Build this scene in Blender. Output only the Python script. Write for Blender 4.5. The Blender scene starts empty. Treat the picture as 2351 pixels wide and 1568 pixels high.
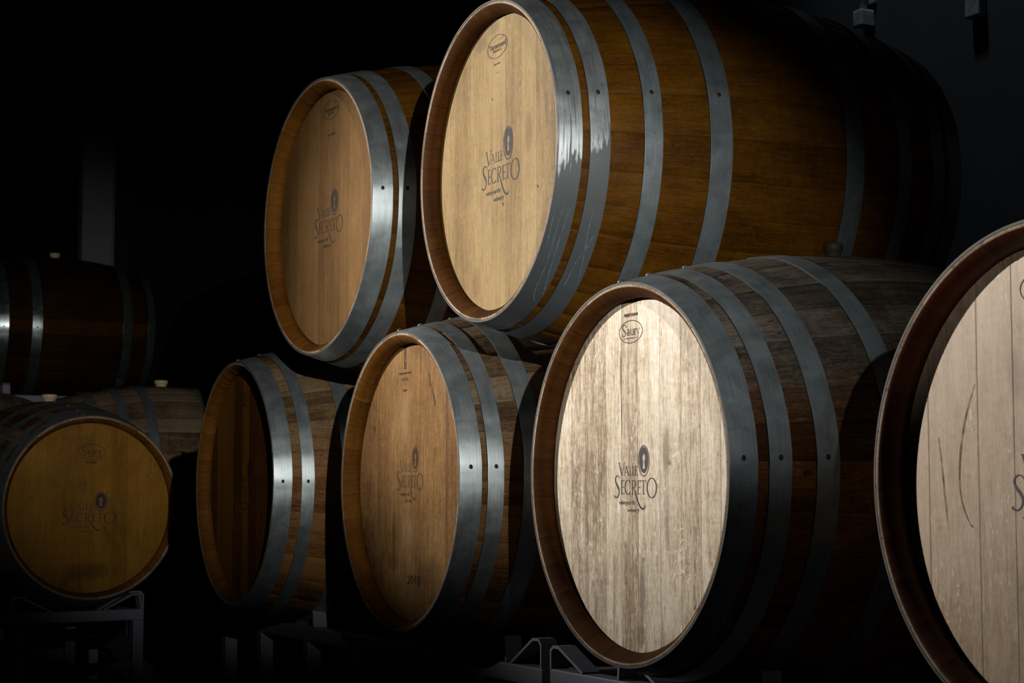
import bpy, bmesh, math, random
from mathutils import Vector, Matrix
PI = math.pi
SC = bpy.context.scene
C = SC.collection
HC = 0.66                      # camera height above the floor
PITCH = 0.084

# ---------------------------------------------------------------- camera, world, lights, exposure
cd = bpy.data.cameras.new('camera'); cam = bpy.data.objects.new('camera', cd); C.objects.link(cam)
cam.location = (0, 0, HC); cam.rotation_euler = (PI/2 + PITCH, 0, 0)
cd.sensor_width = 36.0; cd.lens = 4200/2351*36
cd.clip_start = 0.05; cd.clip_end = 100
cd.dof.use_dof = True; cd.dof.focus_distance = 3.0; cd.dof.aperture_fstop = 18.0
SC.camera = cam

w = bpy.data.worlds.new('world'); SC.world = w; w.use_nodes = True
w.node_tree.nodes['Background'].inputs[0].default_value = (0.55, 0.72, 1.0, 1)
w.node_tree.nodes['Background'].inputs[1].default_value = 0.002

def spot(name, loc, aim, energy, size, blend, radius, col):
    ld = bpy.data.lights.new(name, 'SPOT'); o = bpy.data.objects.new(name, ld); C.objects.link(o)
    ld.energy = energy; ld.spot_size = math.radians(size); ld.spot_blend = blend
    ld.shadow_soft_size = radius; ld.color = col
    o.location = loc
    o.rotation_euler = (Vector(aim) - Vector(loc)).to_track_quat('-Z', 'Y').to_euler()
    return o
# work lamp to the right of and behind the photographer, raking along the row
kl = spot('key_lamp', (0.50, -0.523, 0.70 + HC), (-0.32, 3.6, 0.505 + HC), 410, 32.5, 1.0, 0.012, (1.0, 0.97, 0.90))
kl.rotation_euler = (kl.rotation_euler.to_matrix() @ Matrix.Rotation(math.radians(-25), 3, 'Z')).to_euler()
kl.scale = (1.0, 0.57, 1.0)      # oval beam
# lamp on the left, facing the barrel heads
hl_ = spot('head_lamp', (-3.22, 3.46, 1.15 + HC), (0.15, 2.88, 0.56 + HC), 700, 52, 1.0, 0.03, (1.0, 0.95, 0.86))
hl_.rotation_euler = (hl_.rotation_euler.to_matrix() @ Matrix.Rotation(math.radians(13), 3, 'Z')).to_euler()
hl_.scale = (1.0, 0.57, 1.0)
# weak fill spot, added to brighten the back wall; no fixture there
spot('wall_fill', (0.74, 4.93, 4.3), (1.22, 5.2, 2.55), 85, 48, 1.0, 0.1, (0.75, 0.88, 1.0))

SC.view_settings.view_transform = 'Standard'; SC.view_settings.look = 'None'
SC.view_settings.gamma = 1.0; SC.view_settings.use_curve_mapping = False
SC.view_settings.exposure = 0.0

# ---------------------------------------------------------------- node helpers
class NT:
    def __init__(s, name):
        s.m = bpy.data.materials.new(name); s.m.use_nodes = True
        s.t = s.m.node_tree; s.b = s.t.nodes['Principled BSDF']
    def n(s, typ, **k):
        nd = s.t.nodes.new(typ)
        for a, v in k.items(): setattr(nd, a, v)
        return nd
    def put(s, sock, v):
        if hasattr(v, 'is_output') or isinstance(v, bpy.types.NodeSocket): s.t.links.new(v, sock)
        else: sock.default_value = v
    def math(s, op, a, b=0.0, c=0.0, clamp=False):
        nd = s.n('ShaderNodeMath', operation=op); nd.use_clamp = clamp
        s.put(nd.inputs[0], a); s.put(nd.inputs[1], b)
        if op in ('MULTIPLY_ADD', 'SMOOTH_MIN', 'COMPARE'): s.put(nd.inputs[2], c)
        return nd.outputs[0]
    def ms(s, v, a, b, lo=0.0, hi=1.0):
        nd = s.n('ShaderNodeMapRange'); nd.interpolation_type = 'SMOOTHSTEP'
        for i, x in enumerate((v, a, b, lo, hi)): s.put(nd.inputs[i], x)
        return nd.outputs[0]
    def xyz(s, x, y, z=0.0):
        nd = s.n('ShaderNodeCombineXYZ')
        for i, v in enumerate((x, y, z)): s.put(nd.inputs[i], v)
        return nd.outputs[0]
    def noise(s, vec, scale=1.0, detail=3.0, rough=0.55, dist=0.0):
        nd = s.n('ShaderNodeTexNoise'); s.put(nd.inputs['Vector'], vec)
        nd.inputs['Scale'].default_value = scale; nd.inputs['Detail'].default_value = detail
        nd.inputs['Roughness'].default_value = rough; nd.inputs['Distortion'].default_value = dist
        return nd.outputs[0]
    def mix(s, f, a, b, mode='MIX'):
        nd = s.n('ShaderNodeMix', data_type='RGBA', blend_type=mode)
        s.put(nd.inputs[0], f); s.put(nd.inputs[6], a); s.put(nd.inputs[7], b)
        return nd.outputs[2]
    def ramp(s, f, stops):
        nd = s.n('ShaderNodeValToRGB'); s.put(nd.inputs[0], f)
        e = nd.color_ramp.elements
        while len(e) < len(stops): e.new(0.5)
        for i, (p, c) in enumerate(stops): e[i].position = p; e[i].color = (*c, 1)
        return nd.outputs[0]
    def bump(s, h, strength, dist=0.001):
        nd = s.n('ShaderNodeBump'); nd.inputs['Strength'].default_value = strength
        nd.inputs['Distance'].default_value = dist; s.put(nd.inputs['Height'], h)
        s.t.links.new(nd.outputs[0], s.b.inputs['Normal'])

def wood(name, dark, mid, light, width=0.065, seed=0.0, rough=0.6, grain=1.0, plank=0.5, flecks=0.0, stain=0.0,
         stain_col=(0.02, 0.012, 0.008), seam=0.8, cross=1.0, spec=0.3, blot=0.5, cracks=0.0, streak=0.0, blobs=(), tint=None):
    """oak; UV.x counts planks / staves, UV.y is metres along the grain"""
    m = NT(name)
    uv = m.n('ShaderNodeUVMap'); uv.uv_map = 'UVMap'
    sp = m.n('ShaderNodeSeparateXYZ'); m.t.links.new(uv.outputs[0], sp.inputs[0])
    X, Y = sp.outputs[0], sp.outputs[1]
    idx = m.math('FLOOR', X); fr = m.math('FRACT', X)
    wn = m.n('ShaderNodeTexWhiteNoise', noise_dimensions='1D'); m.put(wn.inputs[1], m.math('ADD', idx, seed + 0.37))
    v = wn.outputs[0]
    gx = m.math('ADD', m.math('MULTIPLY', X, width), m.math('MULTIPLY', idx, 1.73))
    def nz(ax, ay, d=3, ds=0.0, off=0.0):
        return m.noise(m.xyz(m.math('MULTIPLY', gx, ax), m.math('MULTIPLY', Y, ay), seed + off), 1.0, d, 0.6, ds)
    n1 = nz(300*cross, 26, 4, 0.6); n2 = nz(45, 3.5, 4, 1.0, 5); n3 = nz(900, 110, 2, 0, 9); n4 = nz(26, 75, 3, 1.2, 14)
    big = m.noise(m.xyz(m.math('MULTIPLY', X, width*5), m.math('MULTIPLY', Y, 5), seed + 3), 1.0, 3, 0.6, 0.3)
    def dev(x, k): return m.math('MULTIPLY', m.math('SUBTRACT', x, 0.5), k)
    f = m.math('ADD', 0.5, dev(n1, 0.9*grain)); f = m.math('ADD', f, dev(n2, 0.7*grain)); f = m.math('ADD', f, dev(n3, 0.8*grain)); f = m.math('ADD', f, dev(n4, 0.35*grain))
    f = m.math('ADD', f, dev(v, plank)); f = m.math('ADD', f, dev(big, blot*1.2), clamp=True)
    col = m.ramp(f, [(0.12, dark), (0.5, mid), (0.88, light)])
    if flecks:
        fl = nz(110, 26, 2, 2.5, 20); gate = m.noise(m.xyz(m.math('MULTIPLY', gx, 14), m.math('MULTIPLY', Y, 5), seed + 33), 1.0, 1)
        k = m.math('MULTIPLY', m.ms(fl, 0.60, 0.68), m.ms(gate, 0.5, 0.62))
        col = m.mix(m.math('MULTIPLY', k, flecks), col, (*[min(1, c*1.35 + 0.05) for c in light], 1))
    if streak:
        st = nz(30, 0.7, 2, 1.0, 77)
        col = m.mix(m.math('MULTIPLY', m.ms(st, 0.58, 0.72), streak), col, (*dark, 1))
    if stain:
        sn = m.noise(m.xyz(m.math('MULTIPLY', X, width*9), m.math('MULTIPLY', Y, 4), seed + 50), 1.0, 4, 0.65, 0.6)
        k = m.math('MULTIPLY', m.ms(sn, 0.56, 0.74), m.math('ADD', 0.4, m.math('MULTIPLY', n1, 1.0)))
        sp2 = m.noise(m.xyz(m.math('MULTIPLY', X, width*70), m.math('MULTIPLY', Y, 45), seed + 60), 1.0, 2)
        k2 = m.ms(sp2, 0.70, 0.76)
        col = m.mix(m.math('MULTIPLY', m.math('MAXIMUM', k, k2), stain, clamp=True), col, (*stain_col, 1))
    if cracks:
        cn = nz(60, 1.6, 2, 0.4, 91)
        k = m.ms(m.math('ABSOLUTE', m.math('SUBTRACT', cn, 0.5)), 0.006, 0.0)
        gate = m.noise(m.xyz(m.math('MULTIPLY', gx, 8), m.math('MULTIPLY', Y, 4), seed + 95), 1.0, 1)
        col = m.mix(m.math('MULTIPLY', m.math('MULTIPLY', k, m.ms(gate, 0.52, 0.6)), cracks), col, (*[c*0.3 for c in dark], 1))
    if blobs or tint:
        tc = m.n('ShaderNodeTexCoord'); so = m.n('ShaderNodeSeparateXYZ'); m.t.links.new(tc.outputs['Object'], so.inputs[0])
    for bx, bz, rx, rz, am, bc in blobs:       # old stains: centre and half-size on the head, in metres
        dx = m.math('DIVIDE', m.math('SUBTRACT', so.outputs[0], bx), rx); dz = m.math('DIVIDE', m.math('SUBTRACT', so.outputs[2], bz+0.355), rz)
        r2 = m.math('ADD', m.math('MULTIPLY', dx, dx), m.math('MULTIPLY', dz, dz))
        k = m.math('MULTIPLY', m.ms(m.math('ADD', r2, m.math('MULTIPLY', m.math('SUBTRACT', n2, 0.5), 1.6)), 1.3, 0.0), m.math('ADD', 0.25, m.math('MULTIPLY', n1, 1.3)))
        col = m.mix(m.math('MULTIPLY', k, am, clamp=True), col, (*bc, 1))
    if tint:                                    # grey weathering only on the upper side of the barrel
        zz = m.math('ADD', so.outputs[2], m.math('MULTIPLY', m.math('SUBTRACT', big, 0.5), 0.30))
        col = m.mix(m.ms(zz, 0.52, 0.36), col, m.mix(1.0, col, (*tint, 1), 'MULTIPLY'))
    e = m.math('MINIMUM', fr, m.math('SUBTRACT', 1.0, fr))
    sm = m.ms(e, 0.03, 0.005)
    col = m.mix(m.math('MULTIPLY', sm, seam), col, (*[c*0.35 for c in dark], 1))
    m.put(m.b.inputs['Base Color'], col)
    m.put(m.b.inputs['Roughness'], m.math('ADD', rough, dev(n1, 0.25)))
    m.b.inputs['Specular IOR Level'].default_value = spec
    m.bump(m.math('ADD', n1, m.math('MULTIPLY', sm, -1.0)), 0.35, 0.0006)
    return m.m

def steel(name, base=(0.17, 0.20, 0.22), metal=0.55, rough=0.36, seed=0.0, spots=0.5, film=False, rust=0.0):
    """hoop steel; UV.x = angle / 100 deg up from the right-hand side, UV.y = metres along the barrel"""
    m = NT(name)
    uv = m.n('ShaderNodeUVMap'); uv.uv_map = 'UVMap'
    sp = m.n('ShaderNodeSeparateXYZ'); m.t.links.new(uv.outputs[0], sp.inputs[0])
    X, Y = sp.outputs[0], sp.outputs[1]
    def nz(ax, ay, d=3, off=0.0, ds=0.0): return m.noise(m.xyz(m.math('MULTIPLY', X, ax), m.math('MULTIPLY', Y, ay), seed + off), 1.0, d, 0.6, ds)
    br = nz(6, 600, 3); cl = nz(14, 24, 4, 4, 0.5); fine = nz(240, 420, 2, 8)
    f = m.math('ADD', m.math('MULTIPLY', br, 0.45), m.math('MULTIPLY', cl, 0.55))
    col = m.ramp(f, [(0.3, tuple(c*0.62 for c in base)), (0.5, base), (0.72, tuple(min(1, c*1.45) for c in base))])
    sk = m.ms(nz(45, 70, 3, 12), 0.66, 0.74)
    col = m.mix(m.math('MULTIPLY', sk, spots), col, (0.03, 0.03, 0.03, 1))
    if rust:
        rk = m.ms(nz(20, 40, 4, 22), 0.58, 0.72); col = m.mix(m.math('MULTIPLY', rk, rust), col, (0.10, 0.045, 0.02, 1))
    r = m.math('ADD', rough - 0.12, m.math('MULTIPLY', cl, 0.2)); r = m.math('ADD', r, m.math('MULTIPLY', fine, 0.08))
    met = metal
    if film:                      # dried wine film with a run-down edge
        ang = m.math('MULTIPLY', X, 100)
        edge = m.math('ADD', m.math('MULTIPLY', Y, 170), m.math('MULTIPLY', m.math('SUBTRACT', nz(10, 170, 3, 31), 0.5), 26))
        up = m.ms(m.math('SUBTRACT', m.math('SUBTRACT', ang, edge), film), 1.0, -1.0)
        lane = m.ms(nz(2.5, 230, 2, 40, 0.3), 0.54, 0.60)
        low = m.ms(ang, -26.0, -15.0)
        k = m.math('MAXIMUM', up, m.math('MULTIPLY', lane, low))
        k = m.math('MULTIPLY', k, 0.93)
        col = m.mix(k, col, (0.062, 0.072, 0.078, 1))
        r = m.math('ADD', r, m.math('MULTIPLY', k, 0.16)); met = m.math('MULTIPLY', m.math('SUBTRACT', 1.0, k), metal)
    m.put(m.b.inputs['Base Color'], col); m.put(m.b.inputs['Roughness'], r); m.put(m.b.inputs['Metallic'], met)
    m.b.inputs['Anisotropic'].default_value = 0.0
    m.bump(m.math('ADD', fine, m.math('MULTIPLY', br, 0.5)), 0.10, 0.0004)
    return m.m

def plain(name, col, rough=0.6, metal=0.0, var=0.25, scale=20, alpha=None):
    m = NT(name)
    tc = m.n('ShaderNodeTexCoord'); nn = m.noise(tc.outputs['Object'], scale, 4, 0.6)
    m.put(m.b.inputs['Base Color'], m.ramp(nn, [(0.3, tuple(c*(1-var) for c in col)), (0.7, tuple(min(1, c*(1+var)) for c in col))]))
    m.b.inputs['Roughness'].default_value = rough; m.b.inputs['Metallic'].default_value = metal
    if alpha is not None:
        n2 = m.noise(tc.outputs['Object'], 420, 3, 0.7); n3 = m.noise(tc.outputs['Object'], 60, 2, 0.5)
        a = m.math('ADD', m.math('MULTIPLY', m.math('SUBTRACT', n2, 0.5), 1.2), m.math('MULTIPLY', m.math('SUBTRACT', n3, 0.5), 1.6))
        m.put(m.b.inputs['Alpha'], m.math('ADD', alpha, a, clamp=True))
    return m.m

# ---------------------------------------------------------------- object helpers
def tag(o, label=None, cat=None, group=None, kind=None):
    if label: o['label'] = label
    if cat: o['category'] = cat
    if group: o['group'] = group
    if kind: o['kind'] = kind
    return o
def empty(name, loc, rz=0.0):
    o = bpy.data.objects.new(name, None); C.objects.link(o); o.location = loc; o.rotation_euler = (0, 0, rz)
    o.empty_display_size = 0.1
    return o
def obj(name, bm, mats, parent=None, smooth=True, normals=True):
    if normals: bmesh.ops.recalc_face_normals(bm, faces=bm.faces)
    me = bpy.data.meshes.new(name); bm.to_mesh(me); bm.free()
    for mm in (mats if isinstance(mats, (list, tuple)) else [mats]): me.materials.append(mm)
    if smooth: me.polygons.foreach_set('use_smooth', [True]*len(me.polygons))
    o = bpy.data.objects.new(name, me); C.objects.link(o)
    if parent: o.parent = parent
    return o
def box(bm, x0, x1, y0, y1, z0, z1, bev=0.0):
    vs = [bm.verts.new((x, y, z)) for x in (x0, x1) for y in (y0, y1) for z in (z0, z1)]
    fs = [(0, 1, 3, 2), (4, 6, 7, 5), (0, 4, 5, 1), (2, 3, 7, 6), (0, 2, 6, 4), (1, 5, 7, 3)]
    ff = [bm.faces.new([vs[i] for i in q]) for q in fs]
    if bev:
        es = list({e for fc in ff for e in fc.edges})
        bmesh.ops.bevel(bm, geom=es, offset=bev, segments=2, affect='EDGES', profile=0.5)
def bar_profile(bm, pts, thick, y0, y1):
    """flat bar bent along pts in the XZ plane, width y0..y1"""
    n = len(pts); offs = []
    for i in range(n):
        a = Vector(pts[max(i-1, 0)]); b = Vector(pts[min(i+1, n-1)]); p = Vector(pts[i])
        d1 = (p-a).normalized() if i > 0 else (b-p).normalized(); d2 = (b-p).normalized() if i < n-1 else d1
        t = (d1+d2).normalized(); nn = Vector((-t.y, t.x)); k = 1/max(0.5, nn.dot(Vector((-d1.y, d1.x))))
        offs.append(nn*thick*0.5*k)
    rings = []
    for (x, z), o in zip(pts, offs):
        rings.append([bm.verts.new((x+o.x*s, y, z+o.y*s)) for s, y in ((1, y0), (1, y1), (-1, y1), (-1, y0))])
    for a, b in zip(rings, rings[1:]):
        for i in range(4): bm.faces.new((a[i], a[(i+1) % 4], b[(i+1) % 4], b[i]))
    bm.faces.new(rings[0]); bm.faces.new(rings[-1][::-1])
def catmull(P, k=6):
    if len(P) < 3: return P
    out = []; Q = [P[0]] + list(P) + [P[-1]]
    for i in range(1, len(Q)-2):
        for j in range(k):
            t = j/k; p0, p1, p2, p3 = Q[i-1], Q[i], Q[i+1], Q[i+2]
            out.append(tuple(0.5*((2*b) + (-a+c)*t + (2*a-5*b+4*c-d)*t*t + (-a+3*b-3*c+d)*t**3) for a, b, c, d in zip(p0, p1, p2, p3)))
    out.append(tuple(P[-1])); return out

# ---------------------------------------------------------------- lettering and marks, as flat ink on a head
class Ink:
    """draws in units; maps (x, y-down) to head coordinates (x right, z up)"""
    def __init__(s, cx, cy, sx, sz, ox, oz, y):
        s.bm = bmesh.new(); s.f = lambda x, yy: (ox+(x-cx)*sx, y, 0.355+oz-(yy-cy)*sz)
    def stroke(s, pts, smooth=True, wk=1.0):
        P = catmull(pts, 6) if smooth and len(pts) > 2 else pts
        L = []; n = len(P)
        for i in range(n):
            a = P[max(i-1, 0)]; b = P[min(i+1, n-1)]; dx, dy = b[0]-a[0], b[1]-a[1]; l = math.hypot(dx, dy) or 1
            wd = P[i][2]*0.5*wk; nx, ny = -dy/l*wd, dx/l*wd
            L.append((s.bm.verts.new(s.f(P[i][0]+nx, P[i][1]+ny)), s.bm.verts.new(s.f(P[i][0]-nx, P[i][1]-ny))))
        for p, q in zip(L, L[1:]): s.bm.faces.new((p[0], p[1], q[1], q[0]))
    def line(s, x0, y0, x1, y1, w0, w1=None): s.stroke([(x0, y0, w0), (x1, y1, w0 if w1 is None else w1)])
    def ring(s, cx, cy, rx, ry, w, w2=None, a0=0, a1=360, rot=0.0):
        w2 = w if w2 is None else w2; P = []; n = 40
        for i in range(n+1):
            t = math.radians(a0+(a1-a0)*i/n)
            P.append((cx+rx*math.cos(t), cy+ry*math.sin(t), w+(w2-w)*abs(math.cos(t+rot))))
        s.stroke(P, smooth=False)
    def keyhole(s, cx, cy, rx, ry, k=1.0):
        n = 72; A = []; B = []
        for i in range(n):
            t = 2*PI*i/n; dx, dy = math.sin(t), -math.cos(t)
            r = 0.0
            while r < 140:                      # star-shaped keyhole outline, from its centre
                x, y = dx*r, dy*r
                inside = (x*x+(y+18)**2 < (26*k)**2) or (-12 < y < 68*k and abs(x) < 8*k+(y+12)*0.20)
                if not inside: break
                r += 1.0
            A.append(s.bm.verts.new(s.f(cx+dx*r, cy+dy*r)))
            R = 1/math.sqrt((dx/rx)**2+(dy/ry)**2); B.append(s.bm.verts.new(s.f(cx+dx*R, cy+dy*R)))
        for i in range(n): j = (i+1) % n; s.bm.faces.new((A[i], A[j], B[j], B[i]))
    def text(s, txt, x0, x1, yb, h, fat=0.0):
        """sans lettering fitted between x0 and x1; yb baseline, h height of the x-height letters' box"""
        cu = bpy.data.curves.new('t', 'FONT'); cu.body = txt; cu.offset = fat
        o = bpy.data.objects.new('t', cu); C.objects.link(o)
        dg = bpy.context.evaluated_depsgraph_get(); me = o.evaluated_get(dg).to_mesh()
        vs = [v.co.copy() for v in me.vertices]; fs = [tuple(p.vertices) for p in me.polygons]
        o.evaluated_get(dg).to_mesh_clear(); bpy.data.objects.remove(o); bpy.data.curves.remove(cu)
        a = min(v.x for v in vs); b = max(v.x for v in vs); k = (x1-x0)/(b-a)
        V = [s.bm.verts.new(s.f(x0+(v.x-a)*k, yb-v.y*h)) for v in vs]
        for q in fs:
            try: s.bm.faces.new([V[i] for i in q])
            except ValueError: pass
    def done(s, name, mat, parent):
        return obj(name, s.bm, mat, parent, smooth=False, normals=False)

def serif_E(k, x, y0, y1, wdt, t=10, b=5):
    ym = (y0+y1)/2; k.line(x, y0, x, y1, t)
    k.line(x-8, y0+1, x+wdt, y0+1, b); k.line(x+wdt-1, y0, x+wdt-1, y0+14, b, 2)
    k.line(x, ym, x+wdt*0.75, ym, b); k.line(x+wdt*0.75, ym-9, x+wdt*0.75, ym+9, b*0.8)
    k.line(x-8, y1-1, x+wdt+4, y1-1, b); k.line(x+wdt+3, y1, x+wdt+5, y1-17, b, 2)
def logo(parent, mat, width, height, ox, oz, y):
    k = Ink(640, 1033, width/755, height/500, ox, oz, y)
    # V A L L E
    k.line(355, 918, 402, 1024, 11, 11); k.line(404, 1024, 450, 918, 4); k.line(342, 917, 372, 917, 5); k.line(436, 917, 464, 917, 5)
    k.line(446, 1016, 482, 944, 4); k.line(480, 944, 520, 1016, 10); k.line(460, 992, 506, 992, 4); k.line(438, 1017, 456, 1017, 4); k.line(508, 1017, 532, 1017, 4)
    for x in (550, 600):
        k.line(x, 946, x, 1018, 9); k.line(x-9, 947, x+9, 947, 4); k.line(x-8, 1017, x+32, 1017, 4); k.line(x+31, 1018, x+33, 1003, 4, 2)
    serif_E(k, 650, 946, 1018, 26, 9, 4)
    # S E C R E T O
    k.stroke([(364, 1040, 3), (352, 1026, 6), (322, 1019, 8), (292, 1032, 11), (284, 1058, 15), (306, 1086, 19), (338, 1115, 21), (352, 1145, 17), (338, 1178, 11), (305, 1193, 9), (276, 1188, 12), (263, 1176, 15)])
    k.line(364, 1022, 364, 1046, 4); serif_E(k, 398, 1057, 1165, 42, 12, 5)
    k.ring(512, 1112, 54, 56, 5, 13, 48, 312); k.line(548, 1060, 548, 1082, 4); k.line(549, 1142, 545, 1160, 4)
    k.line(592, 1057, 592, 1168, 12); k.line(578, 1058, 600, 1058, 5); k.line(578, 1168, 608, 1168, 5)
    k.stroke([(592, 1059, 5), (625, 1060, 6), (646, 1074, 10), (644, 1096, 10), (624, 1112, 6), (596, 1115, 5)])
    k.stroke([(610, 1113, 6), (640, 1155, 13), (680, 1215, 16), (720, 1258, 17), (762, 1280, 16), (798, 1274, 11), (822, 1250, 3)])
    serif_E(k, 692, 1060, 1166, 40, 12, 5)
    k.line(786, 1062, 786, 1167, 12); k.line(740, 1061, 834, 1061, 5); k.line(741, 1060, 741, 1078, 4); k.line(833, 1060, 833, 1078, 4); k.line(772, 1167, 802, 1167, 5)
    k.ring(930, 1118, 80, 76, 6, 16)
    # keyhole escutcheon
    k.ring(795, 907, 92, 119, 9, 9); k.keyhole(795, 900, 76, 102)
    k.text('vineyards', 348, 636, 1248, 52, 0.0); k.text('winery', 500, 708, 1308, 52, 0.0)
    return k.done('printed_logo', mat, parent)
def dashes(k, rnd, x0, x1, y, h, w):
    x = x0
    while x < x1:
        l = rnd.uniform(w*0.5, w*1.2); k.line(x, y+rnd.uniform(-h*.1, h*.1), min(x+l, x1), y, h*rnd.uniform(0.5, 1)); x += l+rnd.uniform(w*0.3, w*0.6)
def stamp_saury(parent, mat, width, height, ox, oz, y, above=False, below=True):
    k = Ink(664, 242, width/385, height/205, ox, oz, y); rnd = random.Random(3)
    k.ring(664, 242, 189, 99, 7)
    k.stroke([(588, 202, 3), (576, 180, 6), (552, 176, 7), (533, 192, 10), (539, 214, 14), (568, 234, 15), (580, 255, 11), (563, 275, 7), (538, 275, 7), (524, 260, 6)]); k.line(588, 176, 588, 204, 4); k.line(524, 252, 524, 279, 4)
    k.stroke([(606, 228, 8), (620, 218, 6), (634, 224, 9), (636, 245, 10), (637, 268, 9), (648, 272, 4)]); k.ring(620, 256, 15, 15, 5, 8)
    k.line(668, 220, 668, 255, 9); k.stroke([(668, 252, 9), (676, 270, 8), (692, 270, 6), (702, 258, 5)]); k.line(704, 220, 704, 272, 9); k.line(658, 221, 672, 221, 4); k.line(694, 221, 708, 221, 4); k.line(704, 272, 716, 272, 4)
    k.line(728, 220, 728, 272, 9); k.stroke([(729, 238, 5), (738, 222, 7), (752, 221, 9)]); k.line(718, 273, 740, 273, 4); k.line(718, 221, 730, 221, 4)
    k.line(764, 221, 786, 270, 9); k.stroke([(808, 221, 4), (790, 265, 5), (774, 298, 7), (760, 300, 10)]); k.line(754, 221, 776, 221, 4); k.line(798, 221, 820, 221, 4)
    dashes(k, rnd, 560, 745, 298, 11, 14)
    if below: dashes(k, rnd, 585, 745, 378, 26, 18)
    if above: dashes(k, rnd, 560, 780, 92, 34, 10)
    return k.done('cooper_stamp', mat, parent)
def stamp_oval(parent, mat, width, height, ox, oz, y, extra):
    k = Ink(0, 0, width/200, height/200, ox, oz, y); rnd = random.Random(7)
    k.ring(0, 0, 98, 98, 5)
    k.text('Taransaud', -82, 84, 12, 62, 0.02); k.text('FRANCE', -42, 40, 45, 32, 0.02)
    k.stroke([(20, -52, 2), (50, -62, 3), (70, -76, 2)])
    if extra == 1: dashes(k, rnd, -30, 26, 150, 20, 12); k.stroke([(-4, 222, 2), (4, 230, 3), (12, 224, 2)])
    if extra == 2: dashes(k, rnd, -40, 44, 258, 34, 16); k.line(44, 244, 44, 276, 10)
    return k.done('cooper_stamp', mat, parent)
def stamp_tower(parent, mat, ox, oz, y):
    k = Ink(0, 0, 0.001, 0.001, ox, oz, y); rnd = random.Random(9)
    k.stroke([(-2, -24, 3), (-3, -16, 4), (-4, 0, 2), (-4, 16, 2)]); k.stroke([(2, -26, 1.5), (2, -16, 3), (4, 0, 1.5), (4, 16, 1.5)])
    for y0 in (-12, -6, 0, 6, 12): k.line(-4, y0, 4, y0-2, 1)
    k.line(-6, 17, 7, 16, 1.6); k.ring(1, 11, 2.2, 4, 1)
    dashes(k, rnd, -31, 31, 26, 5, 4); k.line(-1, 23, 1, 29, 1.5)
    k.stroke([(-19, 40, 1.2), (-14, 35, 1.2), (-10, 41, 1.5), (-4, 36, 1.2), (0, 41, 1.5), (5, 34, 1.2), (9, 40, 1.5), (14, 36, 1.2), (12, 46, 1)])
    dashes(k, rnd, -9, 9, 60, 5, 4)
    return k.done('cooper_stamp', mat, parent)

def marks(parent, name, mat, strokes):
    for st in strokes:                      # millimetres from the head centre, y down; each mark its own piece
        k = Ink(0, 0, .001, .001, 0, 0, INKY); k.stroke(st); k.done(name, mat, parent)

# ---------------------------------------------------------------- materials
HY = 0.0325-0.85/2           # local y of the front head face
INKY = HY-0.0005
INK = plain('ink_dark', (0.030, 0.022, 0.030), 0.6, 0, 0.2, 60, alpha=1.02)
INK_BLUE = plain('ink_navy', (0.016, 0.015, 0.028), 0.7, 0, 0.4, 80, alpha=0.95)
INK_FADED = plain('ink_faded', (0.045, 0.020, 0.008), 0.7, 0, 0.3, 60, alpha=0.72)
INK_BROWN = plain('brand_brown', (0.035, 0.014, 0.006), 0.7, 0, 0.3, 60, alpha=0.98)
SCRATCH = plain('scratch_dark', (0.10, 0.055, 0.03), 0.7, 0, 0.3, 60, alpha=0.62)
PALE_MARK = plain('pale_mark', (0.93, 0.80, 0.64), 0.5, 0, 0.05, 60, alpha=0.75)
DRIP = plain('dried_drip', (0.13, 0.17, 0.20), 0.75, 0, 0.5, 300, alpha=0.85)
EDGE_D = plain('hoop_edge_shade', (0.02, 0.018, 0.015), 0.9, 0, 0.3, 60)  # shadow gap between hoop and staves, painted dark on the hoop's edge faces
EDGE_L = plain('hoop_edge_grey', (0.085, 0.08, 0.075), 0.7, 0.2, 0.3, 60)  # front chime hoop edges, a darker grey than the hoop face
RIVET = plain('rivet_steel', (0.14, 0.15, 0.16), 0.35, 0.7, 0.2, 60)
RIVET_DARK = plain('nail_dark', (0.015, 0.013, 0.012), 0.6, 0.2, 0.2, 60)
BUNG = plain('silicone_bung', (0.62, 0.48, 0.30), 0.5, 0, 0.08, 30)
RACK = steel('rack_paint', (0.20, 0.21, 0.27), 0.15, 0.5, 3, 0.4, rust=0.8)

H_B1 = wood('head_pale_oak', (0.13, 0.07, 0.02), (0.275, 0.178, 0.07), (0.4, 0.285, 0.135), 0.07, 1.3, 0.55, 0.75, 0.25, 0.35, 0.30, (0.10, 0.05, 0.02), seam=0.22, spec=0.25, blot=0.45, streak=0.2, blobs=[(0.118, 0.035, 0.016, 0.04, 0.55, (0.12, 0.055, 0.015)), (-0.085, 0.238, 0.035, 0.018, 0.6, (0.12, 0.07, 0.035)), (-0.03, 0.255, 0.03, 0.015, 0.5, (0.12, 0.07, 0.035)), (-0.10, -0.21, 0.02, 0.03, 0.45, (0.16, 0.08, 0.025)), (-0.02, -0.10, 0.012, 0.04, 0.35, (0.16, 0.08, 0.03))])
H_B2 = wood('head_warm_oak', (0.12, 0.058, 0.015), (0.215, 0.11, 0.034), (0.3, 0.17, 0.06), 0.07, 7.7, 0.55, 0.55, 0.3, 0.15, 0.25, (0.05, 0.03, 0.015), seam=0.2, spec=0.25, blot=0.6)
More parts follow.
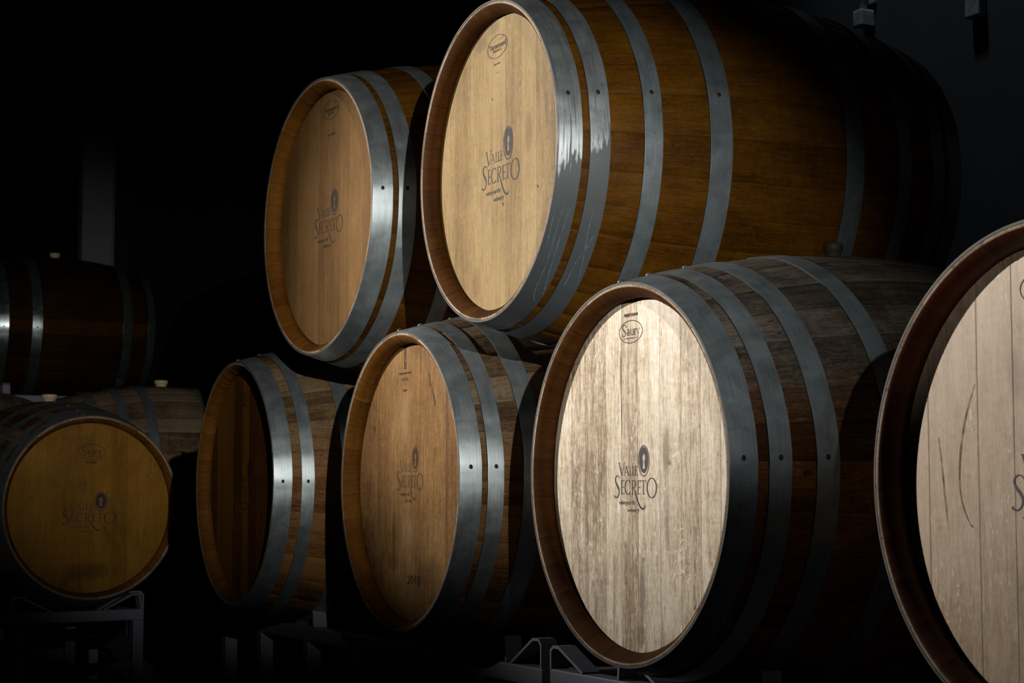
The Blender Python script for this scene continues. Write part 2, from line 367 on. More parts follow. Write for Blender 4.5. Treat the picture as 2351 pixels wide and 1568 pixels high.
H_BM = wood('head_red_oak', (0.075, 0.026, 0.006), (0.225, 0.110, 0.033), (0.36, 0.205, 0.082), 0.066, 4.1, 0.55, 0.95, 0.4, 0.35, 0.55, (0.06, 0.025, 0.01), seam=0.3, spec=0.25, blot=0.8, streak=0.4, blobs=[(-0.085, -0.10, 0.014, 0.06, 0.6, (0.10, 0.04, 0.01)), (-0.02, -0.10, 0.03, 0.04, 0.45, (0.42, 0.28, 0.16)), (-0.09, -0.16, 0.03, 0.02, 0.5, (0.10, 0.035, 0.008)), (-0.03, 0.13, 0.02, 0.06, 0.3, (0.50, 0.33, 0.16))])
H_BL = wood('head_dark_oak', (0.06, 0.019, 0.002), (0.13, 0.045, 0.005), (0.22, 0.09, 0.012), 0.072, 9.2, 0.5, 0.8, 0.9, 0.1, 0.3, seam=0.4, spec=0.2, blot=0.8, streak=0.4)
H_BR = wood('head_grey_oak', (0.28, 0.19, 0.12), (0.68, 0.555, 0.41), (0.92, 0.84, 0.73), 0.056, 2.6, 0.5, 1.2, 0.35, 0.9, 0.6, (0.10, 0.07, 0.045), seam=0.25, spec=0.35, blot=0.6, streak=0.25, blobs=[(0.077, 0.030, 0.011, 0.045, 0.75, (0.17, 0.135, 0.10)), (0.078, -0.05, 0.009, 0.06, 0.55, (0.20, 0.16, 0.12)), (0.006, -0.18, 0.010, 0.055, 0.65, (0.14, 0.10, 0.065)), (0.0, -0.245, 0.014, 0.02, 0.6, (0.12, 0.07, 0.03)), (-0.12, -0.18, 0.03, 0.05, 0.3, (0.25, 0.18, 0.12))])
H_B5 = wood('head_beige_oak', (0.26, 0.16, 0.10), (0.52, 0.38, 0.27), (0.70, 0.56, 0.43), 0.08, 5.9, 0.5, 0.8, 0.45, 0.6, 0.35, (0.12, 0.07, 0.05), seam=0.35, spec=0.35, blot=0.5, blobs=[(-0.075, 0.12, 0.012, 0.035, 0.5, (0.20, 0.12, 0.09)), (-0.05, 0.10, 0.02, 0.03, 0.35, (0.20, 0.12, 0.09))])
H_B6 = wood('head_honey_oak', (0.13, 0.055, 0.005), (0.26, 0.118, 0.011), (0.38, 0.19, 0.028), 0.07, 3.3, 0.5, 0.55, 0.25, 0.1, 0.6, (0.05, 0.025, 0.008), seam=0.25, spec=0.2, blot=0.7, blobs=[(-0.03, 0.24, 0.05, 0.02, 0.5, (0.30, 0.14, 0.03)), (0.0, -0.20, 0.10, 0.03, 0.6, (0.06, 0.025, 0.004)), (-0.02, 0.07, 0.02, 0.03, 0.4, (0.06, 0.04, 0.01))])
S_VARN = wood('staves_varnished', (0.030, 0.010, 0.0006), (0.088, 0.034, 0.002), (0.145, 0.064, 0.006), 0.065, 11, 0.5, 0.8, 0.22, 0, 0.5, (0.03, 0.012, 0.004), seam=0.35, spec=0.08, blot=0.9)
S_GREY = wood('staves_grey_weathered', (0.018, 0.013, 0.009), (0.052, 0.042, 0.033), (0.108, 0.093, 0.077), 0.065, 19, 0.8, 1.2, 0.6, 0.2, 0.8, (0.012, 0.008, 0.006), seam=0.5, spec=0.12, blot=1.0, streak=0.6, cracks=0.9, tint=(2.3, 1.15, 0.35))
S_DARK = wood('staves_dark_stained', (0.008, 0.0025, 0.0003), (0.028, 0.0085, 0.0007), (0.060, 0.020, 0.0015), 0.065, 15, 0.7, 0.8, 0.7, 0, 0.5, (0.004, 0.002, 0.001), seam=0.7, spec=0.08, blot=0.9)
CH_DEEP = wood('chime_deep_brown', (0.022, 0.007, 0.0006), (0.052, 0.0165, 0.0012), (0.085, 0.032, 0.004), 0.065, 23, 0.75, 0.8, 0.25, 0, 0.5, (0.015, 0.006, 0.002), seam=0.4, spec=0.12)
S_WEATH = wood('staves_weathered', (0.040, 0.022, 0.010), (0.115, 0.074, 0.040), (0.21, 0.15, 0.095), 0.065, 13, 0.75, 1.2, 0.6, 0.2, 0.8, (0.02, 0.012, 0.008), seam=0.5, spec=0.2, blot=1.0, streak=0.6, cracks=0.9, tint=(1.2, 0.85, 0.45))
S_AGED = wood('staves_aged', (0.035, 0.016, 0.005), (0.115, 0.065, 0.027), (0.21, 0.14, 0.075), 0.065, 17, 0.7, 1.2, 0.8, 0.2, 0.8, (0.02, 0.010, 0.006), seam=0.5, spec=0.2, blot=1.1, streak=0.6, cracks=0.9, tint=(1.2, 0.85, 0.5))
CH_ORANGE = wood('chime_orange', (0.055, 0.018, 0.0015), (0.125, 0.045, 0.004), (0.19, 0.078, 0.010), 0.065, 21, 0.75, 0.6, 0.25, 0, 0.45, (0.05, 0.02, 0.008), seam=0.4, spec=0.12)
CH_BROWN = wood('chime_brown', (0.055, 0.019, 0.0015), (0.125, 0.047, 0.004), (0.20, 0.086, 0.014), 0.065, 25, 0.75, 0.8, 0.25, 0, 0.5, (0.05, 0.025, 0.015), seam=0.4, spec=0.12)
CH_RED = wood('chime_red', (0.02, 0.004, 0.0006), (0.042, 0.009, 0.0012), (0.07, 0.018, 0.003), 0.065, 29, 0.5, 0.6, 0.25, 0, 0.4, (0.03, 0.01, 0.005), seam=0.4, spec=0.2)
EDGE_W = wood('stave_end_grain', (0.12, 0.08, 0.055), (0.30, 0.215, 0.15), (0.45, 0.35, 0.27), 0.065, 31, 0.7, 0.9, 0.5, 0, 0.3, seam=0.3, spec=0.2)
ZINC = steel('hoop_zinc', (0.27, 0.31, 0.325), 0.70, 0.39, 1.0, 0.45)
ZINC_S = steel('hoop_bright_zinc', (0.30, 0.35, 0.37), 0.90, 0.24, 9.0, 0.3)
ZINC_D = steel('hoop_grey', (0.16, 0.19, 0.21), 0.50, 0.40, 5.0, 0.5)
ZINC_F1 = steel('hoop_wine_filmed', (0.26, 0.29, 0.305), 0.60, 0.36, 2.0, 0.5, film=-12.0)
ZINC_F2 = steel('hoop_half_filmed', (0.26, 0.29, 0.305), 0.60, 0.36, 8.0, 0.5, film=-14.5)

# ---------------------------------------------------------------- the barrel
LB, RE, RB = 0.85, 0.290, 0.355
def prof(u): return RE + (RB-RE)*(1-((u-LB/2)/(LB/2))**2)
def ringpt(r, phi, u): return (r*math.cos(phi), u-LB/2, RB + r*math.sin(phi))

def stave_body(seed, mats, parent):
    rnd = random.Random(seed); ns = 30
    ws = [rnd.uniform(0.75, 1.25) for _ in range(ns)]; tot = sum(ws); a = rnd.uniform(0, 1); ang = []; A = a
    for i, wd in enumerate(ws):
        st = 2*PI*wd/tot
        for fr, g in ((0.0, 1), (0.035, 0), (0.27, 0), (0.5, 0), (0.73, 0), (0.965, 0)): ang.append((A+st*fr, i+fr, g))
        A += st
    bm = bmesh.new(); uvl = bm.loops.layers.uv.new('UVMap')
    # (u, r, material of the band that follows, uv y)
    P = [(0.042, 0.238, 1), (0.042, 0.2695, 1), (0.037, 0.2725, 1), (0.0315, 0.2725, 1), (0.0290, 0.2690, 1), (0.018, 0.2690, 1), (0.003, 0.2795, 1), (0.0008, 0.2835, 2), (0.0, 0.2850, 2), (0.0, 0.2868, 2), (0.0015, 0.2882, 0)]
    N = 26
    for i in range(1, N): P.append((LB*i/N, prof(LB*i/N)-0.0012, 0))
    P += [(LB-0.0015, 0.2882, 2), (LB, 0.2868, 2), (LB, 0.2800, 1), (LB-0.018, 0.2690, 1), (LB-0.034, 0.2690, 1), (LB-0.042, 0.2695, 1), (LB-0.042, 0.238, 1)]
    rows = []; yy = 0.0; ys = []
    for k, (u, r, _) in enumerate(P):
        if k: yy += math.hypot(u-P[k-1][0], r-P[k-1][1])
        ys.append(yy)
        rows.append([bm.verts.new(ringpt(r-(0.0011*g if k > 9 else 0.0006*g)*(1 if r > 0.2689 else 0), t, u)) for t, _, g in ang])
    n = len(ang)
    for k in range(len(P)-1):
        for i in range(n):
            j = (i+1) % n
            fc = bm.faces.new((rows[k][i], rows[k][j], rows[k+1][j], rows[k+1][i])); fc.material_index = P[k][2]
            x0 = ang[i][1]; x1 = ang[j][1] if j else ns - 1e-4
            if x1 == int(x1): x1 -= 1e-4
            for l, (x, y) in zip(fc.loops, ((x0, ys[k]), (x1, ys[k]), (x1, ys[k+1]), (x0, ys[k+1]))): l[uvl].uv = (x+seed*40, y+seed*3.1)
    o = obj('stave_body', bm, mats, parent)
    return o
def head_mesh(seed, mat, parent, y, widths=None, back=False, name='head'):
    rnd = random.Random(seed+5); R = 0.2700
    if not widths:
        widths = []
        while sum(widths) < 0.54: widths.append(rnd.uniform(0.045, 0.085))
        k = 0.54/sum(widths); widths = [q*k for q in widths]
    xs = []; x = -R
    for i, wd in enumerate(widths):
        m = max(4, int(wd/0.007))
        for j in range(m+1):
            fr = j/m
            if j == 0: xs += [(x, i, 1), (x+0.0009, i+0.012, 0)]
            elif j == m: xs += [(x+wd-0.0009, i+0.988, 0), (x+wd, i+0.9999, 1)]
            else: xs.append((x+wd*fr, i+fr, 0))
        x += wd
    bm = bmesh.new(); uvl = bm.loops.layers.uv.new('UVMap'); sgn = -1 if back else 1
    cols = []
    for x, ux, g in xs:
        z = math.sqrt(max(0, R*R-min(R*R, x*x)))
        cols.append((x, ux, [bm.verts.new((x, y+0.0003*g*sgn, RB+z*q)) for q in (-1, -0.33, 0.33, 1)], z))
    for a, b in zip(cols, cols[1:]):
        for q in range(3):
            vs = (a[2][q], b[2][q], b[2][q+1], a[2][q+1])
            if b[0]-a[0] < 1e-6: continue
            try: fc = bm.faces.new(vs)
            except ValueError: continue
            tz = (-1, -0.33, 0.33, 1)
            for l, (c, t) in zip(fc.loops, ((a, q), (b, q), (b, q+1), (a, q+1))): l[uvl].uv = (c[1]+seed*20, c[3]*tz[t]+seed)
    # edge thickness ring so the head is a real board
    top = [c[2][3] for c in cols]; bot = [c[2][0] for c in cols]
    o = obj(name, bm, mat, parent, smooth=False, normals=False)
    return o
def hoop(u0, u1, mat, parent, phi0, rivets=True, lap=True, seed=0, dark_nail=True, chime=False):
    bm = bmesh.new(); uvl = bm.loops.layers.uv.new('UVMap'); n = 144; T = 0.0018
    rnd = random.Random(seed)
    def rr(u): return max(prof(u), 0.2895)-0.0006
    P = [(u0, rr(u0)-0.0015), (u0, rr(u0)+T*0.94), (u0+0.0003, rr(u0)+T), ((u0+u1)/2, rr((u0+u1)/2)+T*1.05), (u1-0.0003, rr(u1)+T), (u1, rr(u1)+T*0.94), (u1, rr(u1)-0.0015)]
    rows = []; angs = [2*PI*i/n-PI for i in range(n)]
    lap0, lap1 = phi0-0.02, phi0+0.22
    for t in angs:
        ad = 0.0
        if lap and lap0 <= t <= lap1: ad = 0.0013
        wob = 0.0005*math.sin(3*t+seed)+0.0003*math.sin(7*t+seed*2)
        rows.append([bm.verts.new(ringpt(r+(ad if 0 < k < 6 else 0), t, u+(wob if u > 0.001 else 0))) for k, (u, r) in enumerate(P)])
    for i in range(n):
        j = (i+1) % n
        for k in range(6):
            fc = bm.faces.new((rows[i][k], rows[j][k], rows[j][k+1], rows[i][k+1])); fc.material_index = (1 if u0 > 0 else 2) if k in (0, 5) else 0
            a0 = math.degrees(angs[i])/100; a1 = math.degrees(angs[i]+2*PI/n)/100
            for l, (x, y) in zip(fc.loops, ((a0, P[k][0]), (a1, P[k][0]), (a1, P[k+1][0]), (a0, P[k+1][0]))): l[uvl].uv = (x, y)
    for i in range(n):
        for k in (1, 2, 4, 5):
            e = bm.edges.get((rows[i][k], rows[(i+1) % n][k]))
            if e: e.smooth = False
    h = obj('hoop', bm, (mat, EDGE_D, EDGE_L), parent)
    if rivets:
        um = (u0+u1)/2
        for t, rad, mt, hh in ((phi0+0.01, 0.0042, RIVET_DARK if dark_nail else RIVET, 0.0012), (PI/2+0.10, 0.0062, RIVET, 0.0050)):
            rb = bmesh.new(); r0 = prof(um)+0.0010+(0.0013 if t < PI/2 else 0)
            c = Vector(ringpt(r0, t, um)); nrm = Vector((math.cos(t), 0, math.sin(t))); tx = Vector((0, 1, 0)); ty = nrm.cross(tx)
            prev = None
            for s_, h_ in ((1.0, -0.001), (1.0, 0.25), (0.8, 0.7), (0.4, 0.97)):
                ring = [rb.verts.new(c+(tx*math.cos(q*PI/6)+ty*math.sin(q*PI/6))*rad*s_+nrm*hh*h_) for q in range(12)]
                if prev:
                    for q in range(12): rb.faces.new((prev[q], prev[(q+1) % 12], ring[(q+1) % 12], ring[q]))
                prev = ring
            rb.faces.new(prev); obj('rivet', rb, mt, h)
    return h
def ribbon_on_hoop(pts, wd, mat, parent, lift=0.0027, name='dried_drip'):
    """pts: (phi_deg, u) path on the barrel surface"""
    bm = bmesh.new(); P = catmull([(a, b, c) for (a, b), c in zip(pts, [wd*q for q in (0.5, 1, 1, 1.2, 1, 1.3, 1, 1)][:len(pts)])], 8)
    L = []; n = len(P)
    for i in range(n):
        a = P[max(i-1, 0)]; b = P[min(i+1, n-1)]
        dx = (b[0]-a[0])*PI/180*0.3; dy = b[1]-a[1]; l = math.hypot(dx, dy) or 1; wv = P[i][2]/2*(1+0.35*math.sin(i*2.1))
        nx, ny = -dy/l*wv/0.3*180/PI, dx/l*wv
        L.append([bm.verts.new(ringpt(prof(P[i][1])+lift, math.radians(P[i][0]+nx*s), P[i][1]+ny*s)) for s in (1, -1)])
    for p, q in zip(L, L[1:]): bm.faces.new((p[0], p[1], q[1], q[0]))
    return obj(name, bm, mat, parent)
def bung(parent, u=LB/2, phi=PI/2, hh=0.026, k=1.0, mat=None):
    bm = bmesh.new(); prev = None; r0 = prof(u)-0.004
    for r, z in ((0.021, 0.0), (0.0215, hh*0.45), (0.0255, hh*0.5), (0.0262, hh*0.92), (0.0245, hh), (0.016, hh), (0.014, hh-0.004)):
        ring = []
        for q in range(24):
            t = 2*PI*q/24; x = k*r*math.cos(t); y = k*r*math.sin(t); R = r0+z
            ring.append(bm.verts.new((R*math.cos(phi)+x*math.sin(phi), u-LB/2+y, RB+R*math.sin(phi)-x*math.cos(phi))))
        if prev:
            for q in range(24): bm.faces.new((prev[q], prev[(q+1) % 24], ring[(q+1) % 24], ring[q]))
        prev = ring
    bm.faces.new(prev)
    b = obj('bung', bm, mat or BUNG, parent); b['label'] = 'pale silicone bung' if not mat else 'brown bung'; return b
def barrel(c, yaw, s, label, group, seed, head_mat, body_mats, hoops, hoop_mat, phi0=0.05, widths=None, hoop_mats=None, back=None, riv=True):
    a = math.radians(yaw); bx, by = math.sin(a), math.cos(a)
    root = empty('wine_barrel', (c[0]+bx*LB/2*s, c[1]+by*LB/2*s, c[2]+HC-RB*s), -a); root.scale = (s, s, s)
    tag(root, label, 'barrel', group)
    stave_body(seed, body_mats, root)
    hd = head_mesh(seed, head_mat, root, HY, widths); head_mesh(seed+3, head_mat, root, -HY, None, True, 'back_head')
    hs = []
    for i, (u0, u1) in enumerate(hoops):
        mt = (hoop_mats or {}).get(i, hoop_mat)
        hs.append(hoop(u0, u1, mt, root, phi0, riv, True, seed+i))
    for i, (u0, u1) in enumerate(reversed(back or hoops)):
        hoop(LB-u1, LB-u0, hoop_mat, root, phi0, riv, True, seed+20+i)
    return root, hd, hs

ROW = 'barrels stacked in the lit row'
OR = [S_VARN, CH_ORANGE, EDGE_W]; WE = [S_WEATH, CH_BROWN, EDGE_W]; AG = [S_AGED, CH_BROWN, EDGE_W]; RD = [S_AGED, CH_RED, EDGE_W]; DO = [S_VARN, CH_DEEP, EDGE_W]; GR = [S_GREY, CH_DEEP, EDGE_W]
HP1 = [(0, 0.040), (0.053, 0.087), (0.146, 0.178), (0.265, 0.306)]
# upper barrel, brightest head
b1, h1, hs1 = barrel((-.051*.966, 3.269*.966, .602*.966), 64.0, .966, 'large bright upper barrel with pale head and wine-dripped hoops', ROW, 1, H_B1, DO, HP1, ZINC_D, math.radians(13), hoop_mats={0: ZINC_F1, 1: ZINC_F2})
logo(h1, INK_BLUE, 0.157, 0.124, 0.002, 0.000, INKY)
stamp_oval(h1, INK_BROWN, 0.084, 0.043, -0.0115, 0.2175, INKY, 1)
ribbon_on_hoop([(-24, 0.030), (-32, 0.026), (-42, 0.026), (-50, 0.030), (-58, 0.037)], 0.0022, DRIP, hs1[0])
ribbon_on_hoop([(-22, 0.020), (-32, 0.016), (-44, 0.018), (-56, 0.020), (-62, 0.030)], 0.0022, DRIP, hs1[0])
ribbon_on_hoop([(-20, 0.008), (-30, 0.006), (-38, 0.008)], 0.0018, DRIP, hs1[0])
ribbon_on_hoop([(-22, 0.070), (-30, 0.068), (-40, 0.074), (-50, 0.082)], 0.0022, DRIP, hs1[1])
ribbon_on_hoop([(-30, 0.080), (-36, 0.074), (-42, 0.064), (-52, 0.062)], 0.0022, DRIP, hs1[1])
marks(h1, 'dark_speck', INK_BROWN, [[(150, 63, 1), (152, 66, 4), (154, 69, 1)], [(10, 74, 1), (13, 77, 4), (13, 81, 1)], [(-35, -126, 1), (-30, -121, 3)]])
# upper barrel further left
b2, h2, hs2 = barrel((-.414*1.045, 3.801*1.045, .583*1.045), 61.0, 1.045, 'dimmer upper barrel left of the brightest one, brown head with small oval stamp', ROW, 2, H_B2, OR, [(0, 0.0385), (0.050, 0.084), (0.146, 0.178), (0.265, 0.306)], ZINC, math.radians(3))
logo(h2, INK, 0.150, 0.114, -0.002, 0.001, INKY)
stamp_oval(h2, INK_BROWN, 0.080, 0.041, 0.008, 0.229, INKY, 2)
# lower row, left to right in the picture
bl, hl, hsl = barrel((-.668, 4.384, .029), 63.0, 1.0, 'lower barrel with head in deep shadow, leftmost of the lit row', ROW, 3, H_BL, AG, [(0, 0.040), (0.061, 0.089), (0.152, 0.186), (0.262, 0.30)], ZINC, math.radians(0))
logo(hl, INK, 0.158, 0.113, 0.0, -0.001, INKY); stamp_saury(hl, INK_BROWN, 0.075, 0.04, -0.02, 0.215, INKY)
bm_, hm, hsm = barrel((-.225, 3.56, .028), 63.2, 1.0, 'lower barrel with reddish brown head and 2018 near its foot', ROW, 4, H_BM, WE, [(0, 0.039), (0.050, 0.079), (0.114, 0.150), (0.24, 0.275)], ZINC, math.radians(4))
logo(hm, INK_FADED, 0.124, 0.104, -0.007, 0.016, INKY); stamp_tower(hm, INK_BROWN, -0.032, 0.2385, INKY)
k = Ink(0, 0, 1, 1, 0.0143, -0.199, INKY); k.text('2018', -0.031, 0.031, 0.0, 0.024, 0.0); k.done('printed_year', INK_BROWN, hm)
marks(hm, 'dark_stain', INK_BROWN, [[(83, -206, 1), (86, -195, 4), (91, -180, 2)], [(97, -174, 1), (104, -162, 4), (109, -150, 4), (112, -140, 1)], [(-192, -112, 2), (-187, -107, 5), (-185, -100, 2)]])
br, hr, hsr = barrel((.165, 2.779, .033), 62.6, 1.0, 'large lower barrel with pale grey-brown head, front middle of the picture', ROW, 5, H_BR, GR, [(0, 0.040), (0.056, 0.088), (0.124, 0.158), (0.235, 0.270)], ZINC_D, math.radians(3),
    widths=[0.060, 0.052, 0.058, 0.048, 0.048, 0.064, 0.058, 0.052, 0.052, 0.048])
logo(hr, INK, 0.125, 0.097, -0.012, -0.005, INKY); stamp_saury(hr, INK_BROWN, 0.070, 0.036, -0.0225, 0.2190, INKY, above=True, below=False)
k = Ink(0, 0, .001, .001, 0, 0, INKY)
k.stroke([(-53.5, -192, .8), (-53, -160, 1.4), (-52, -120, 1.6), (-51, -90, 1.2), (-50.5, -60, .6)]); k.done('crack', INK_BROWN, hr)
fl = [[(96, -24, 3), (104, -27, 7), (112, -27, 9), (117, -20, 6), (110, -16, 3)], [(-14, 98, 2), (-12, 108, 5), (-9, 118, 4), (-8, 124, 1)]]
for y_, k_ in ((66, 0.5), (84, 0.8), (101, 1.0), (114, 1.2), (127, 1.5), (146, 2.2)):
    r_ = random.Random(int(y_)); j = lambda: r_.uniform(-2.5, 2.5)
    fl.append([(92+j(), y_+26, .5), (96+j(), y_+10, .8*k_), (104+j(), y_+1, 1.5*k_), (113, y_+3+j()/2, 2.0*k_), (121, y_-3, 2.4*k_), (128, y_-1, 1.6*k_)])
marks(hr, 'pale_fleck', PALE_MARK, fl)
bung(br, LB/2-0.02, PI/2, 0.026, 0.62, plain('brown_bung', (0.022, 0.018, 0.008), 0.7))
b5, h5, hs5 = barrel((.583, 2.017, .018), 62.5, 1.0, 'nearest barrel cut off by the right edge, beige scratched head', ROW, 6, H_B5, RD, [(0, 0.040), (0.056, 0.088), (0.124, 0.158), (0.235, 0.270)], ZINC_D, math.radians(3),
    widths=[0.045, 0.088, 0.060, 0.075, 0.07, 0.072, 0.07, 0.06])
logo(h5, INK, 0.15, 0.115, -0.008, 0.002, INKY); stamp_saury(h5, INK_BROWN, 0.08, 0.042, -0.0226, 0.217, INKY)
k = Ink(0, 0, .001, .001, 0, 0, INKY)
k.stroke([(-141, -113, 1), (-158, -75, 3), (-168, -35, 3.4), (-171, 5, 2.5), (-165, 32, 1.5), (-152, 55, 1)]); k.stroke([(-152, 52, 2), (-150, 54, 3), (-148, 56, 1)])
k.stroke([(-207, -52, 1), (-202, -20, 2), (-198, 15, 3), (-194, 45, 2), (-192, 60, 1)]); k.done('scratch', SCRATCH, h5)

# the second stack, in the dark at the left
G2 = 'barrels in the dark stack at the left'
HP6 = [(0, 0.036), (0.050, 0.080), (0.13, 0.162), (0.25, 0.285)]
b6, h6, _ = barrel((-1.326*.96, 5.808*.96, -.038*.96), -33.4, .96, 'barrel facing the camera on a low steel rack, honey-brown head, lower left', G2, 7, H_B6, AG, HP6, ZINC_D, math.radians(3))
logo(h6, INK, 0.180, 0.122, 0.002, -0.012, INKY); stamp_saury(h6, INK_BROWN, 0.091, 0.050, 0.0045, 0.1765, INKY); bung(b6)
def side_barrel(pm, z, label, seed, body, hp, hm_, yaw=63.0, back=None):
    a = math.radians(yaw); c = (pm[0]-math.sin(a)*LB/2, pm[1]-math.cos(a)*LB/2, z)
    r, h, _ = barrel(c, yaw, 1.0, label, G2, seed, H_BL, body, hp, hm_, math.radians(-4), back=back); bung(r); return r
M8 = (-1.345, 7.00)
ax = (math.sin(math.radians(63)), math.cos(math.radians(63)))
side_barrel(M8, 0.062, 'weathered barrel lying side-on behind the camera-facing barrel, pale bung on top', 8, WE, [(0, 0.038), (0.10, 0.135), (0.2, 0.23), (0.295, 0.33)], ZINC_D)
side_barrel((M8[0]-ax[0]*0.93, M8[1]-ax[1]*0.93), 0.062, 'weathered barrel lying end to end with the side-on one, at the left edge', 9, WE, HP6, ZINC_D)
T7 = ((118-1175.5)/4200*8.9, 8.9)
side_barrel(T7, 0.805, 'upper dark barrel lying side-on at the left with glinting hoops', 11, [S_DARK, CH_BROWN, EDGE_W], [(0, 0.036), (0.100, 0.146), (0.250, 0.296)], ZINC_S, back=[(0, 0.036), (0.120, 0.166)])

# ---------------------------------------------------------------- racks
AR = math.radians(62.9); RV = Vector((-math.cos(AR), math.sin(AR), 0)); NV = Vector((-math.sin(AR), -math.cos(AR), 0)); P0 = Vector((.165, 2.779, 0))
TUBE = 0.034
def rack(loc, rz, x0, x1, ztop, centers, legs, depth, label, endh=0.05, flat=0.035, slope=0.088):
    """local X along the rack, Y to the back; ztop is the rail top above the floor"""
    root = empty('barrel_rack', loc, rz); tag(root, label, 'rack', 'steel racks under the barrels')
    for y in (0, depth):
        b = bmesh.new(); box(b, x0, x1, y-TUBE/2, y+TUBE/2, ztop-TUBE, ztop, 0.003); obj('rail', b, RACK, root, False)
    for x in (x0+TUBE/2, x1-TUBE/2):
        b = bmesh.new(); box(b, x-TUBE/2, x+TUBE/2, TUBE/2, depth-TUBE/2, ztop-TUBE, ztop-0.002, 0.003); obj('side_rail', b, RACK, root, False)
    for y in (0, depth):
        for x in legs:
            b = bmesh.new(); box(b, x-TUBE/2, x+TUBE/2, y-TUBE/2, y+TUBE/2, 0.0, ztop-TUBE, 0.003); obj('leg', b, RACK, root, False)
        b = bmesh.new(); box(b, legs[0], legs[-1], y+TUBE/2, y+TUBE*1.4, ztop-0.20, ztop-0.165, 0.002); obj('lower_rail', b, RACK, root, False)
    for y in (0, depth):
        for xe, sg in ((x0, 1), (x1, -1)):
            b = bmesh.new(); pts = [(xe+0.004*sg, ztop-0.001), (xe+0.004*sg, ztop+endh*0.82), (xe+0.013*sg, ztop+endh), (xe+flat*sg, ztop+endh), (xe+(flat+slope)*sg, ztop+0.001)]
            bar_profile(b, pts, 0.005, y-TUBE/2, y+TUBE/2); obj('end_bracket', b, RACK, root, False)
        for cx in centers:
            for sg in (-1, 1):
                b = bmesh.new(); pts = [(cx+sg*0.085, ztop+0.001), (cx+sg*0.175, ztop+0.045), (cx+sg*0.20, ztop+0.046), (cx+sg*0.205, ztop+0.001)]
                bar_profile(b, pts, 0.005, y-TUBE/2, y+TUBE/2); obj('saddle', b, RACK, root, False)
    return root
def rowloc(s, t): q = P0+RV*s+NV*t; return (q.x, q.y, 0)
# local X = -RV, so s maps to -x
rack(rowloc(0.525, -0.16), -AR, -1.82, 0.0, HC-0.309, [-0.348, -1.345], [-1.80, -1.52, -1.19, -0.885, -0.595, -0.255, -0.017][:7], 0.50, 'dark steel rack under the reddish and the shadowed lower barrels')
rack(rowloc(0.44, -0.13), -AR, 0.0, 1.78, HC-0.300, [0.44, 1.31], [0.017, 0.31, 0.60, 0.90, 1.20, 1.50, 1.763], 0.55, 'steel rack under the large grey-brown head barrel', 0.038, 0.032, 0.085)
# rack of the camera-facing barrel
a6 = math.radians(-33.4); c6 = Vector((-1.326*.96, 5.808*.96, 0)); bk = Vector((math.sin(a6), math.cos(a6), 0)); rt = Vector((math.cos(a6), -math.sin(a6), 0))
q6 = c6+bk*0.10
rack((q6.x, q6.y, 0), -a6, -1.03, 0.205, HC-0.352, [-0.01], [-1.01, -0.70, -0.185, 0.188], 0.60, 'steel rack under the camera-facing barrel at lower left', 0.053, 0.057, 0.093)
a8 = math.radians(63); c8 = Vector((M8[0], M8[1], 0)); bk8 = Vector((ax[0], ax[1], 0)); lt8 = Vector((-ax[1], ax[0], 0))
q8 = c8-bk8*0.30
rack((q8.x, q8.y, 0), -a8, -0.24, 0.24, HC-0.2780, [0.0], [-0.22, 0.22], 0.60, 'steel rack behind the camera-facing barrel, under the weathered side-on barrel')
q7 = Vector((T7[0], T7[1], 0))-bk8*0.30
rack((q7.x, q7.y, 0), -a8, -0.40, 0.40, HC+0.465, [0.0], [-0.38, 0.38], 0.60, 'tall steel rack in the dark carrying the upper side-on barrel')
q9 = q8-bk8*0.93
rack((q9.x, q9.y, 0), -a8, -0.30, 0.22, HC-0.2780, [0.0], [-0.28, 0.2], 0.60, 'steel rack at the left edge under the end-to-end weathered barrel')

# ---------------------------------------------------------------- room
def slab(name, pts, z0, z1, mat):
    b = bmesh.new(); lo = [b.verts.new((x, y, z0)) for x, y in pts]; hi = [b.verts.new((x, y, z1)) for x, y in pts]
    b.faces.new(lo); b.faces.new(hi[::-1])
    for i in range(len(pts)): j = (i+1) % len(pts); b.faces.new((lo[i], lo[j], hi[j], hi[i]))
    o = obj(name, b, mat, None, False); tag(o, kind='structure'); return o
def wallmat():
    m = NT('wall_panel')
    tc = m.n('ShaderNodeTexCoord'); sp = m.n('ShaderNodeSeparateXYZ'); m.t.links.new(tc.outputs['Object'], sp.inputs[0])
    fr = m.math('FRACT', m.math('ADD', m.math('MULTIPLY', sp.outputs[0], 1/0.46), 0.33))
    nn = m.noise(tc.outputs['Object'], 3.0, 4)
    col = m.ramp(nn, [(0.3, (0.020, 0.022, 0.025)), (0.7, (0.030, 0.033, 0.037))])
    col = m.mix(m.ms(m.math('ABSOLUTE', m.math('SUBTRACT', fr, 0.5)), 0.488, 0.497), col, (0.03, 0.03, 0.035, 1))
    m.put(m.b.inputs['Base Color'], col); m.b.inputs['Roughness'].default_value = 0.7; return m.m
WALL = wallmat(); FLOOR = plain('floor_concrete', (0.10, 0.10, 0.105), 0.75, 0, 0.3, 4); DARK = plain('ceiling_dark', (0.06, 0.06, 0.065), 0.9, 0, 0.2, 2)
slab('floor', [(-9, -3), (7, -3), (7, 19), (-9, 19)], -0.1, 0.0, FLOOR)
slab('ceiling', [(-9, -3), (7, -3), (7, 19), (-9, 19)], 4.6, 4.7, DARK)
TW = 2.1
bw = bmesh.new(); box(bw, -20, 4.5, 0, 0.12, 0, 4.6); wo = obj('wall_back', bw, WALL, None, False); tag(wo, kind='structure')
wp = P0-NV*TW; wo.location = (wp.x, wp.y, 0); wo.rotation_euler = (0, 0, -AR)
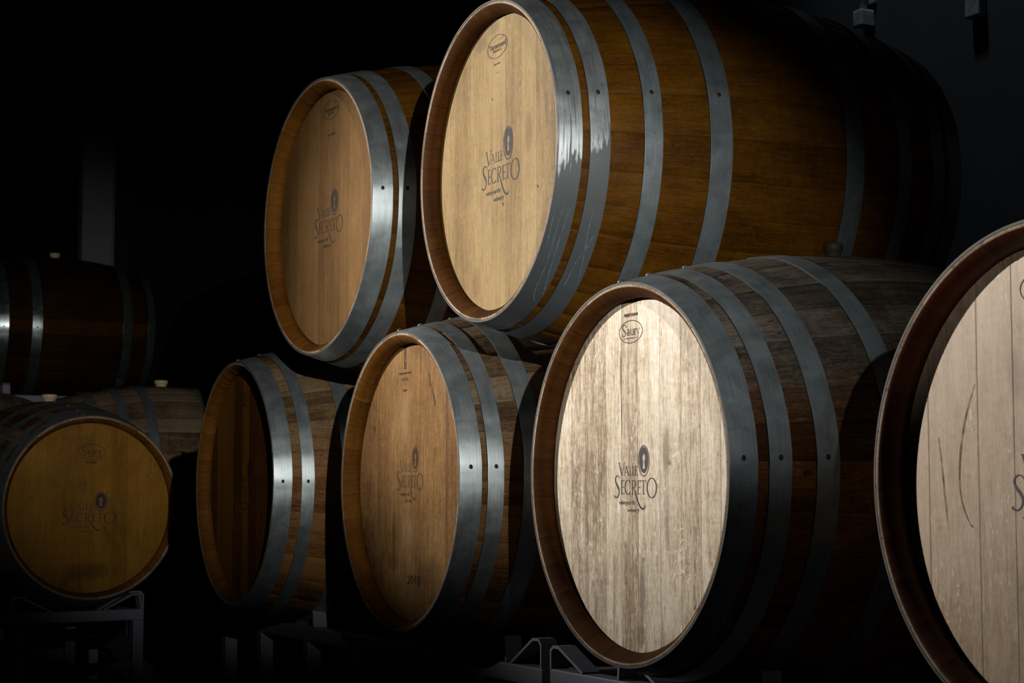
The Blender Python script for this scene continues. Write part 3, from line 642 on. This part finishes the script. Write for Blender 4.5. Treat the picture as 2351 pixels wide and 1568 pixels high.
# steel column in front of the wall at the far left, with a conduit beside it
def on_wall(px, off):        # local x on the wall hit by the view ray through picture column px
    d = Vector(((px-1175.5)/4200, 1.0, 0)); n = -NV; o = P0-NV*(TW-off); t = (o.dot(n))/(d.dot(n)); return (d*t-P0+NV*(TW-off)).dot(-RV), t
xa, _ = on_wall(180, 0.24)
COL = plain('column_paint', (0.30, 0.33, 0.35), 0.6, 0, 0.1, 6)
co = empty('steel_column', wo.location, wo.rotation_euler[2]); tag(co, 'pale steel column standing against the dark back wall at the left', 'column')
b = bmesh.new(); box(b, xa-0.14, xa, -0.24, -0.012, 0.012, 4.6, 0.008); obj('shaft', b, COL, co, False)
b = bmesh.new(); box(b, xa-0.22, xa+0.08, -0.32, -0.001, 0, 0.012, 0.003); obj('base_plate', b, COL, co, False)
b = bmesh.new(); box(b, xa-0.15, xa+0.004, -0.012, -0.001, 0.012, 4.6, 0.002); obj('flange', b, COL, co, False)
def pipe(name, pts, r, mat, label, cat):
    b = bmesh.new(); prev = None
    for x, y, z in pts:
        ring = [b.verts.new((x+r*math.cos(q*PI/8), y+r*math.sin(q*PI/8), z)) for q in range(16)]
        if prev:
            for q in range(16): b.faces.new((prev[q], prev[(q+1) % 16], ring[(q+1) % 16], ring[q]))
        else: b.faces.new(ring)
        prev = ring
    b.faces.new(prev)
    o = obj(name, b, mat); o.location = wo.location; o.rotation_euler = wo.rotation_euler; return tag(o, label, cat)
xp, _ = on_wall(172, 0.06)
pipe('conduit', [(xp, -0.045, 0), (xp, -0.045, 4.6)], 0.035, DARK, 'thin dark conduit running up the wall left of the pale column', 'pipe')
xc, tt = on_wall(1997, 0.03)
zc = lambda py, t: HC + t*(math.sin(PITCH)*1 + (784-py)/4200*math.cos(PITCH))/(math.cos(PITCH)-(784-py)/4200*math.sin(PITCH))
z0 = zc(64, tt)
root = empty('wall_conduit', wo.location, wo.rotation_euler[2]); tag(root, 'short grey conduit drop with fitting on the back wall, upper right', 'pipe')
GREY = plain('conduit_grey', (0.30, 0.30, 0.31), 0.5, 0.3, 0.4, 40)
b = bmesh.new(); bmesh.ops.create_cone(b, cap_ends=True, segments=20, radius1=0.012, radius2=0.012, depth=4.6-(z0+0.06), matrix=Matrix.Translation((xc, -0.03, (4.6+z0+0.06)/2))); obj('pipe', b, GREY, root)
b = bmesh.new(); box(b, xc-0.022, xc+0.022, -0.055, 0.0, z0, z0+0.055, 0.006); obj('junction_box', b, GREY, root, False)
b = bmesh.new(); box(b, xc-0.03, xc+0.03, -0.012, 0.0, z0+0.075, z0+0.09, 0.002); obj('clamp', b, GREY, root, False)
xk, tk = on_wall(2250, 0.03); zk = zc(12, tk)
b = bmesh.new(); box(b, xk-0.03, xk+0.03, -0.03, 0, zk-0.035, zk+0.035, 0.006); o = obj('wall_bracket', b, GREY, None, False); o.location = wo.location; o.rotation_euler = wo.rotation_euler
tag(o, 'small grey bracket on the back wall at the top right', 'bracket')
